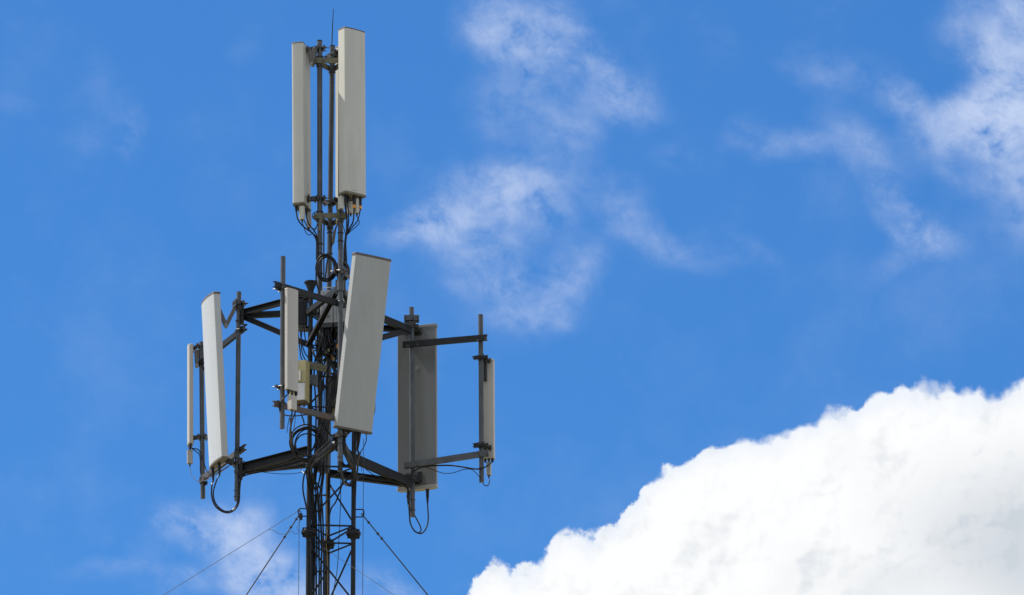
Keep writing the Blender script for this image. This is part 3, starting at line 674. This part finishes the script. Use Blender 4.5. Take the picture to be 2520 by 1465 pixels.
# ------------------------------------------------------------------ cables
def cable(label, pts, r, group=None, m=None, name='feeder_cable', cat='cable', d=None, raw=None):
    P = [at(p[0], p[1], p[2] if len(p) > 2 else d) for p in pts]
    return tag(obj(name, tube(NB(), spline(P, 6), r * U, 8), m or RUBBER), label, cat, group)
GJ = 'jumper cables under the top panels'
def j3(p): return p
def cableW(label, P, r, group=None, m=None, name='jumper_cable'):
    return tag(obj(name, tube(NB(), spline(P, 6), r * U, 8), m or RUBBER), label, 'cable', group)
cableW('black jumper from the outer corner of the left top panel', [jTL[0], at(733, 540, -40), at(742, 553, -35), at(753, 563, -30), at(767, 573, -24), at(778, 588, -20), at(779, 640, -22)], 1.8, GJ)
cableW('thin black jumper from the left top panel curling into a low loop', [mTL[0], at(748, 560, -36), at(753, 573, -34), at(762, 579, -30), at(771, 572, -26), at(779, 560, -22)], 1.0, GJ)
cableW('black jumper from the inner plug of the left top panel to the left pole', [jTL[1], at(757, 545, -30), at(764, 558, -26), at(772, 566, -22), at(781, 590, -22), at(781, 650, -23)], 1.7, GJ)
cableW('thin jumper from the middle of the left top panel', [jTL[2], at(751, 548, -34), at(759, 564, -30), at(770, 576, -24), at(780, 600, -24), at(783, 660, -25)], 1.3, GJ)
cableW('short thin jumper from the inner motor box of the left top panel', [mTL[1], at(768, 566, -20), at(776, 562, -18), at(782, 550, -20)], 1.0, GJ)
cableW('thin wire loop beside the left pole below the top panel', [at(780, 520, -18), at(771, 525, -24), at(769, 535, -26), at(775, 541, -24), at(782, 545, -22)], 1.0, GJ)
cableW('black jumper from the left plug of the tallest panel, running straight down', [jTR[0], at(853.5, 535, -45), at(853, 570, -38), at(850.5, 600, -30), at(852, 640, -28), at(850, 690, -28)], 2.1, GJ)
cableW('black jumper from the orange taped plug under the tallest panel', [jTR[1], at(869, 545, -56), at(860, 562, -46), at(851, 580, -36), at(849, 610, -30), at(851, 650, -28), at(849, 695, -26)], 1.9, GJ)
cableW('outermost black jumper slanting left below the tallest panel', [jTR[2], at(880, 543, -54), at(868, 558, -46), at(856, 574, -38), at(851, 590, -32), at(853, 640, -30), at(853, 690, -28)], 1.5, GJ)
cableW('thin jumper from the right motor box under the tallest panel', [mTR[1], at(884, 548, -50), at(874, 560, -44), at(860, 572, -40), at(852, 586, -32), at(848, 640, -26), at(846, 690, -24)], 1.1, GJ)
cableW('black jumper from the back plug of the tallest panel', [jTR[3], at(858, 545, -40), at(853, 575, -34), at(847, 610, -26), at(847, 690, -24)], 1.7, GJ)
cableW('thin jumper from the left motor box of the tallest panel', [mTR[0], at(841, 545, -40), at(846, 562, -38), at(850, 580, -33), at(850, 620, -30)], 1.0, GJ)
cableW('black jumper from the hidden back panel beside the middle pole', [jTB[0], at(832, 550, 40), at(824, 570, 30), at(818, 600, 24), at(806, 640, 20), at(800, 690, 10)], 2.0, GJ)
cableW('black jumper from the hidden back panel passing behind the poles', [jTB[1], at(824, 545, 44), at(812, 552, 34), at(800, 545, 16), at(797, 570, 8), at(797, 690, 6)], 1.9, GJ)
for (nm, x0, y0, x1, y1, d) in (('pale tag strip hanging beside the left pole', 790, 537, 785.5, 568, -26), ('pale tag strip hanging under the tallest panel', 829, 500, 832.5, 531, -30), ('pale tag strip hanging beside the middle pole', 824, 567, 819.5, 600, 18)):
    bm = NB(); prism(bm, at(x1, y1, d), at(x0, y0, d), rect(.026, .008), (0, -1, 0)); tag(obj('tag_strip', bm, OLIVE, None, False), nm, 'tag')
# upper cable coil
def coil(name, label, cx_, cy_, d, rx, ry, nloops, r, jit, cat='cable coil', tails=()):
    c = at(cx_, cy_, d); root = thing(name, label, cat, c)
    for k in range(nloops):
        ph = random.uniform(0, 6); ex, ey = rx + random.uniform(-jit, jit), ry + random.uniform(-jit, jit); oy = (k - nloops / 2) * 2.2 * r * U * .8
        ox, oz = random.uniform(-jit, jit) * .6, random.uniform(-jit, jit) * .6; P = []
        for q in range(37):
            a = 2 * math.pi * q / 36; P.append(c + V(((ox + ex * math.cos(a)) * U, oy + .012 * math.sin(a + ph), (oz + ey * math.sin(a)) * U)))
        obj('loop', tube(NB(), P, r * U, 8, False), RUBBER, root)
    for t in tails: obj('tail', tube(NB(), spline([at(*p) for p in t], 6), r * U, 8), RUBBER, root)
    return root
coil('cable_coil', 'coil of black cable looped round the poles under the slim extension', 803, 660, -34, 25, 30, 6, 2.0, 4, tails=[[(780, 650, -34), (778, 690, -34), (786, 720, -40)], [(826, 645, -34), (832, 690, -30), (829, 715, -40)]])
coil('cable_coil', 'tight coil of black cable right of the front pipe near its top', 843, 668, -60, 15, 20, 7, 2.3, 4)
coil('cable_coil', 'wide coil of black cable on the left leg below the cabinet', 755, 1092, -66, 36, 36, 7, 1.7, 8, tails=[[(718, 1088, -66), (716, 1060, -90), (714, 1030, -200)], [(745, 1056, -66), (748, 1040, -60), (741, 1019, -62)]])
coil('cable_coil', 'small coil of black cable among the poles behind the front pipe', 852, 1128, -20, 12, 22, 4, 1.7, 3)

# jumpers of the lower panels
GK = 'cable loops under the lower panels'
cableW('long black loop hanging under the white leaning panel, outer strand', [jL[0], at(522, 1190, 70), at(521, 1220, 72), at(529, 1244, 75), at(545, 1258, 78), at(562, 1262, 80), at(578, 1254, 80), at(588, 1236, 80), at(590, 1205, 82), at(593, 1180, 82), at(603, 1166, 80), at(640, 1156, 66), at(700, 1140, 20), at(752, 1130, -46), at(764, 1170, -30), at(768, 1300, -24), at(767, 1480, -24)], 2.0, GK)
cableW('long black loop hanging under the white leaning panel, inner strand', [jL[1], at(534, 1180, 74), at(525, 1212, 76), at(530, 1238, 79), at(546, 1255, 82), at(562, 1259, 84), at(576, 1252, 84), at(585, 1235, 84), at(588, 1208, 86), at(592, 1182, 86), at(604, 1170, 84), at(650, 1160, 66), at(720, 1146, 10), at(756, 1142, -48), at(768, 1200, -28), at(772, 1480, -26)], 1.8, GK)
cableW('grey wire sagging from the far left motor box to the pipe clamp', [mSL, at(472, 1170, DL2), at(484, 1183, DL2 - 10), at(500, 1184, DL2 - 20), at(518, 1177, 220), at(532, 1168, 160), at(548, 1158, 110)], .75, GK, GREYC)
cableW('black jumper bending from the far left slim panel to its pipe', [jSL[0], at(480, 1105, DL2), at(488, 1107, DL2), at(494, 1118, DL2 - 6), at(502, 1140, DL2 - 8), at(510, 1160, DL2 - 40), at(530, 1168, 200), at(560, 1150, 110)], 1.5, GK)
cableW('lower black jumper hugging the far left pipe', [jSL[1], at(484, 1113, DL2 - 3), at(491, 1120, DL2 - 6), at(493, 1138, DL2 - 8), at(493, 1155, DL2 - 8), at(497, 1172, DL2 - 10), at(520, 1172, 220), at(565, 1146, 100)], 1.3, GK)
cableW('thin wire sagging beneath the left support arms', [at(600, 1152, 70), at(640, 1161, 50), at(680, 1166, 30), at(720, 1166, 0), at(756, 1160, -44)], .8, GK)
cableW('thin wire drooping between the left arms beside the mast', [at(730, 1118, -10), at(735, 1140, -20), at(742, 1158, -30), at(752, 1166, -44), at(770, 1164, -46)], .9, GK)
cableW('black cable bowing left of the mast below the arms', [at(768, 1140, -60), at(752, 1160, -62), at(746, 1185, -62), at(746, 1210, -60), at(752, 1240, -58), at(758, 1268, -54), at(764, 1320, -48), at(766, 1490, -46)], 2.0, GK)
cableW('black cable from the slim middle panel, falling to the coil', [mSM, at(718, 1025, -380), at(716, 1045, -330), at(713, 1068, -240), at(717, 1095, -140), at(726, 1112, -84)], 1.7, GK)
cableW('second black cable from the slim middle panel, close to the first', [jSM[1], at(729, 1000, -380), at(724, 1022, -370), at(717, 1045, -320), at(716, 1075, -220), at(722, 1100, -110), at(732, 1118, -70)], 1.5, GK)
cableW('black cable bending from the slim middle panel round its pipe', [jSM[0], at(700, 978, -392), at(692, 988, -392), at(688, 1000, -388), at(689, 1012, -380), at(694, 1020, -366), at(720, 1024, -280), at(760, 1020, -120), at(790, 1012, -60)], 1.7, GK)
cableW('thin wire dangling under the slim middle panel', [at(719, 1016, -394), at(712, 1030, -392), at(708, 1050, -390), at(706, 1066, -388)], .9, GK)
cableW('thin wire hanging right of the slim middle motor box', [at(727, 1014, -394), at(726, 1040, -360), at(720, 1075, -250), at(722, 1095, -120)], .8, GK)
cableW('black cable dropping from the left plug of the big leaning panel', [jC[0], at(853, 1118, -200), at(858, 1132, -150), at(867, 1150, -90), at(868, 1170, -60), at(872, 1190, -40), at(862, 1196, -40), at(850, 1185, -46)], 2.3, GK)
cableW('black cable from the right plug of the big leaning panel', [jC[1], at(884, 1118, -200), at(880, 1135, -150), at(880, 1155, -100), at(876, 1180, -60), at(874, 1230, -42), at(872, 1300, -40)], 2.3, GK)
cableW('black cable from the middle plug of the big leaning panel', [jC[2], at(882, 1112, -200), at(876, 1140, -150), at(872, 1170, -90), at(864, 1192, -66), at(856, 1196, -60), at(848, 1186, -56), at(842, 1168, -60), at(838, 1140, -120)], 1.6, GK)
cableW('thin wire curving right under the big leaning panel', [at(901, 1066, -248), at(901, 1086, -220), at(893, 1104, -190), at(884, 1122, -150), at(880, 1160, -90)], 1.2, GK)
cableW('pair wire hanging out of the front pipe, left strand', [at(835, 1138, DF), at(838, 1162, -200), at(843, 1185, -140), at(851, 1195, -90), at(860, 1193, -60), at(866, 1180, -40)], 1.3, GK)
cableW('pair wire hanging out of the front pipe, right strand', [at(840, 1138, DF), at(841, 1160, -200), at(845, 1182, -150), at(852, 1192, -100), at(861, 1188, -70)], 1.2, GK)
cableW('thick black cable under the right support arms', [at(1002, 1225, 95), at(1004, 1205, 92), at(990, 1192, 80), at(965, 1184, 60), at(930, 1180, 40), at(890, 1172, 10), at(878, 1180, -10), at(868, 1200, -14), at(868, 1480, -10)], 2.6, GK)
cableW('thin wire drooping below the right support arms', [at(900, 1155, 0), at(918, 1168, 20), at(940, 1178, 40), at(965, 1182, 60), at(985, 1186, 80)], .9, GK)
cableW('black loop hanging under the big shaded panel, right strand', [jR[0], at(1053, 1255, 130), at(1054, 1275, 128), at(1051, 1295, 124), at(1042, 1310, 118), at(1031, 1313, 112), at(1018, 1304, 104), at(1009, 1285, 98), at(1008, 1260, 96), at(1007, 1235, 96), at(1003, 1212, 96)], 1.8, GK)
cableW('black loop hanging under the big shaded panel, left strand', [jR[1], at(1006, 1245, 100), at(1008, 1272, 96), at(1012, 1294, 98), at(1022, 1309, 104), at(1031, 1311, 110), at(1036, 1305, 110), at(1034, 1295, 108), at(1027, 1281, 106), at(1020, 1268, 104)], 1.6, GK)
cableW('black cable sagging under the lower right crossbar', [jSR[0], at(1207, 1140, 66), at(1198, 1148, 56), at(1182, 1154, 44), at(1165, 1154, 46), at(1140, 1150, 58), at(1110, 1146, 76), at(1080, 1146, 90), at(1050, 1148, 98), at(1030, 1153, 98), at(1008, 1168, 94)], 1.9, GK)
cableW('thin wire dipping below the lower right crossbar', [at(1048, 1150, 96), at(1070, 1158, 86), at(1092, 1165, 78), at(1115, 1164, 70), at(1140, 1156, 60), at(1158, 1155, 50), at(1170, 1163, 46), at(1183, 1178, 44)], .95, GK)
cableW('short black cable curling under the far right pipe', [mSR, at(1205, 1182, 66), at(1202, 1193, 62), at(1195, 1196, 58), at(1188, 1190, 54)], 1.2, GK)

# feeder cables inside and along the mast
GF = 'black feeder cables running down inside the lattice mast'
LF = 'black feeder cable running down inside the lattice mast among its bundle'
for k in range(7):
    bx = 770 + (k % 4) * 6.4 + random.uniform(-1.6, 1.6); d = -30 + (k // 6) * 40 + random.uniform(-6, 6)
    P = [at(790 + random.uniform(-16, 12), 1085 + random.uniform(-20, 20), -25 + random.uniform(-10, 10)), at(bx + random.uniform(4, 14), 1150, d - 4)]
    for y in (1215, 1280, 1345, 1410, 1480): P.append(at(bx + random.uniform(-2.6, 2.6), y, d + random.uniform(-3, 3)))
    P.append(V((P[-1].x, P[-1].y, P[-1].z - 2.5)))
    tag(obj('feeder_cable', tube(NB(), spline(P, 5), random.choice((1.5, 1.9, 2.3)) * U, 8), RUBBER), LF, 'cable', GF)
GH = 'black cables packed among the poles behind the antennas'
LH = 'black cable packed among the poles between the radio unit and the cable coil'
for k in range(17):
    x0 = random.uniform(786, 850); x1 = random.uniform(764, 842); d = random.uniform(-48, 30); ym = random.uniform(880, 960)
    P = [at(x0, 800 + random.uniform(0, 14), -52 + random.uniform(-4, 20)), at(x0 + random.uniform(-10, 8), 840, -40), at((x0 * .6 + x1 * .4) + random.uniform(-16, 16), 868 + random.uniform(-12, 18), -46 + random.uniform(-8, 14)),
         at(x1 + random.uniform(-8, 8), ym, d), at(x1 * .5 + 392 + random.uniform(-7, 7), 1010, d), at(785 + random.uniform(-16, 22), 1110 + random.uniform(-14, 20), -30)]
    tag(obj('feeder_cable', tube(NB(), spline(P, 5), random.choice((1.4, 1.8, 2.2)) * U, 8), RUBBER), LH, 'cable', GH)
for k in range(40):                                                     # short jumpers that loop back up to the poles
    x0 = random.uniform(788, 852); s_ = random.choice((-1, 1)); yb_ = random.uniform(846, 893); xm = x0 + s_ * random.uniform(4, 16); xe = xm + s_ * random.uniform(4, 22)
    xe = min(max(xe, 762), 842); d = random.uniform(-60, -20)
    P = [at(x0, 796 + random.uniform(0, 8), -50), at(x0 + random.uniform(-3, 3), 828, d - 8), at(xm, yb_, d - 6), at(xe, yb_ - random.uniform(-6, 22), d), at(xe + random.uniform(-5, 5), random.uniform(800, 850), d + 30)]
    tag(obj('feeder_cable', tube(NB(), spline(P, 6), random.choice((1.5, 1.9, 2.4)) * U, 8), RUBBER), 'short black jumper looping just under the light grey radio unit', 'cable', 'short jumpers looping under the radio unit')
GD = 'cables slanting across the mast below the front pipe'
for k in range(7):
    o_ = k * 3.6; jt = lambda a: random.uniform(-a, a)
    P = [at(834 - k * 2, 1060 + o_ * .6, -190), at(824 - k + jt(3), 1076 + o_ + jt(4), -226 + jt(8)), at(799 + jt(4), 1097 + o_ * 1.15 + jt(5), -172 + jt(10)), at(774 - k + jt(4), 1120 + o_ * 1.2 + jt(5), -112 + jt(10)),
         at(757 + k * 3 + jt(3), 1156 + k * 4 + jt(4), -66 + jt(5)), at(762 + k * 4.4 + jt(2), 1215, -40), at(764 + k * 5.4, 1340, -20), at(760 + k * 6, 1480, -20)]
    tag(obj('feeder_cable', tube(NB(), spline(P, 5), random.choice((1.4, 1.7, 2.0)) * U, 8), RUBBER), 'black feeder cable slanting across the mast below the front pipe', 'cable', GD)
GW = 'jumpers between the finned radio unit and the mast'
for k, P in enumerate(([(738, 806, -30), (742, 840, -34), (750, 868, -40), (762, 884, -46)], [(744, 806, -30), (741, 850, -38), (748, 880, -44), (766, 900, -46)], [(732, 806, -30), (738, 860, -34), (744, 886, -40), (770, 905, -44)], [(748, 806, -24), (752, 838, -30), (760, 858, -40), (775, 872, -46)])):
    cable('black jumper hanging from the finned radio unit towards the mast', P, 1.5, GW)
cable('thin wire hanging right of the front arms inside the lattice', [(888, 1110, -60), (890, 1160, -50)], .7, None)
cable('thin dark wire weaving down between the two right legs', [(886, 1090, -10), (884, 1150, 0), (879, 1220, 5), (877, 1300, 5), (870, 1370, 0), (862, 1420, -5), (858, 1480, -8)], .9, None) if False else None
cable('thin dark wire weaving down through the open right half of the lattice', [(839, 1165, 10), (838, 1240, 5), (834, 1330, 0), (830, 1400, 0), (820, 1465, 0), (816, 1560, 0)], .9, None)
cable('ochre wire running down the back leg of the lattice', [(805, 1150, 52), (804, 1230, 52), (805, 1300, 50), (803, 1340, 46), (806, 1390, 52), (806, 1560, 52)], 1.1, None, BROWNC)
cable('black cable pair bowing out beside the back leg', [(848, 1165, -10), (838, 1205, 0), (826, 1236, 20), (814, 1255, 40), (806, 1300, 52), (800, 1360, 50), (800, 1560, 50)], 1.9, None)
for (nm, x, y, d) in (('orange tape wrap on a radio jumper left of the front pipe', 830, 852, -56), ('orange tape wrap on a radio jumper below the radio unit', 817, 880, -58), ('orange tape wrap on a jumper right of the front pipe', 852, 876, -52)):
    a = at(x, y, d); tag(obj('tape_wrap', tube(NB(), [a + V((.004, 0, .022)), a - V((.004, 0, .022))], .011, 10), ORANGE), nm, 'tape')
for (nm, x, y, d) in (('pale cable tag below the radio unit, left one', 803, 866, -62), ('pale cable tag below the radio unit, upper one', 809, 862, -62), ('pale cable tag below the radio unit, lower one', 822, 884, -62)):
    bm = NB(); box(bm, at(x, y, d), .018, .006, .034); tag(obj('cable_tag', bm, OLIVE, None, False), nm, 'tag')

# ------------------------------------------------------------------ guy wires and ropes
GG = 'guy wires'
def straight(p, q, r, n=10, sag=0.0):
    return tube(NB(), [V(p).lerp(V(q), i / n) - V((0, 0, sag * math.sin(math.pi * i / n))) for i in range(n + 1)], r, 6)
def extend(a, b, zmin=.3):
    a, b = V(a), V(b); e = b - a; t = (zmin - a.z) / e.z; return a + e * t
def guy(name, label, a, b, r, clamps=(), m=None):
    p, q = at(*a), extend(at(*a), at(*b)); root = thing(name, label, 'guy wire', q, GG)
    obj('wire', straight(p, q, r * U), m or WIREM, root)
    for t in clamps:
        c = p.lerp(at(*b), t); e = (q - p).normalized(); bm = NB(); tube(bm, [c - e * .012, c + e * .012], .0105, 8); x, y, z = frame3(e); tube(bm, [c - x * .017, c + x * .017], .004, 6); tube(bm, [c - y * .016, c + y * .016], .004, 6)
        obj('wire_clamp', bm, WIREM, root)
    bm = NB(); ring(bm, p, (0, 1, 0), .007, .005, .008); obj('thimble', bm, WIREM, root)
    return root
guy('guy_wire', 'thick dark guy wire running down left from the bracket with three clamps', (737, 1266, -40), (606, 1465, 20), 1.5, (.06, .16, .28))
guy('guy_wire', 'thick dark guy wire running down right from the bracket with clamps', (891, 1266, -30), (1053, 1465, 30), 1.5, (.1, .24, .3))
guy('guy_wire', 'thin grey wire slanting far out to the lower left', (735, 1257, -42), (402, 1465, -160), .75, (), GREYC)
guy('guy_wire', 'thin pale wire crossing the lattice to the lower right', (799, 1350, -50), (970, 1465, -110), .6, (), GREYC)
cable('thin slack wire curling from the left thin wire to the thick guy', [(660, 1303, -72), (675, 1306, -64), (688, 1314, -50), (705, 1314, -36), (718, 1308, -32), (726, 1314, -34), (736, 1311, -38), (731, 1300, -40), (736, 1290, -42), (740, 1278, -44)], .6, None, GREYC)
pu = thing('pulley', 'small dark pulley hanging below the left guy bracket', 'pulley', at(740, 1272, -46))
bm = NB(); c = at(740, 1272, -46); tube(bm, [c - V((0, .012, 0)), c + V((0, .012, 0))], .022, 16); box(bm, c + V((.002, 0, .0)), .03, .034, .062, c_=.008); obj('pulley_block', bm, LEGM, pu)
bm = NB(); tube(bm, [c + V((0, 0, .028)), c + V((0, 0, .06))], .005, 6); obj('hook', bm, LEGM, pu)
def rope(label, a, r):
    p = at(*a); q = V((p.x, p.y + .02, .1)); tag(obj('rope', straight(p, q, r * U, 4), WIREM), label, 'rope')
rope('thin dark rope hanging straight down left of the mast from the pulley', (736.5, 1278, -46), .75)
rope('thin dark rope hanging straight down right of the mast', (895, 1080, -28), .8)

for o in bpy.data.objects:
    if '_o' in o: del o['_o']
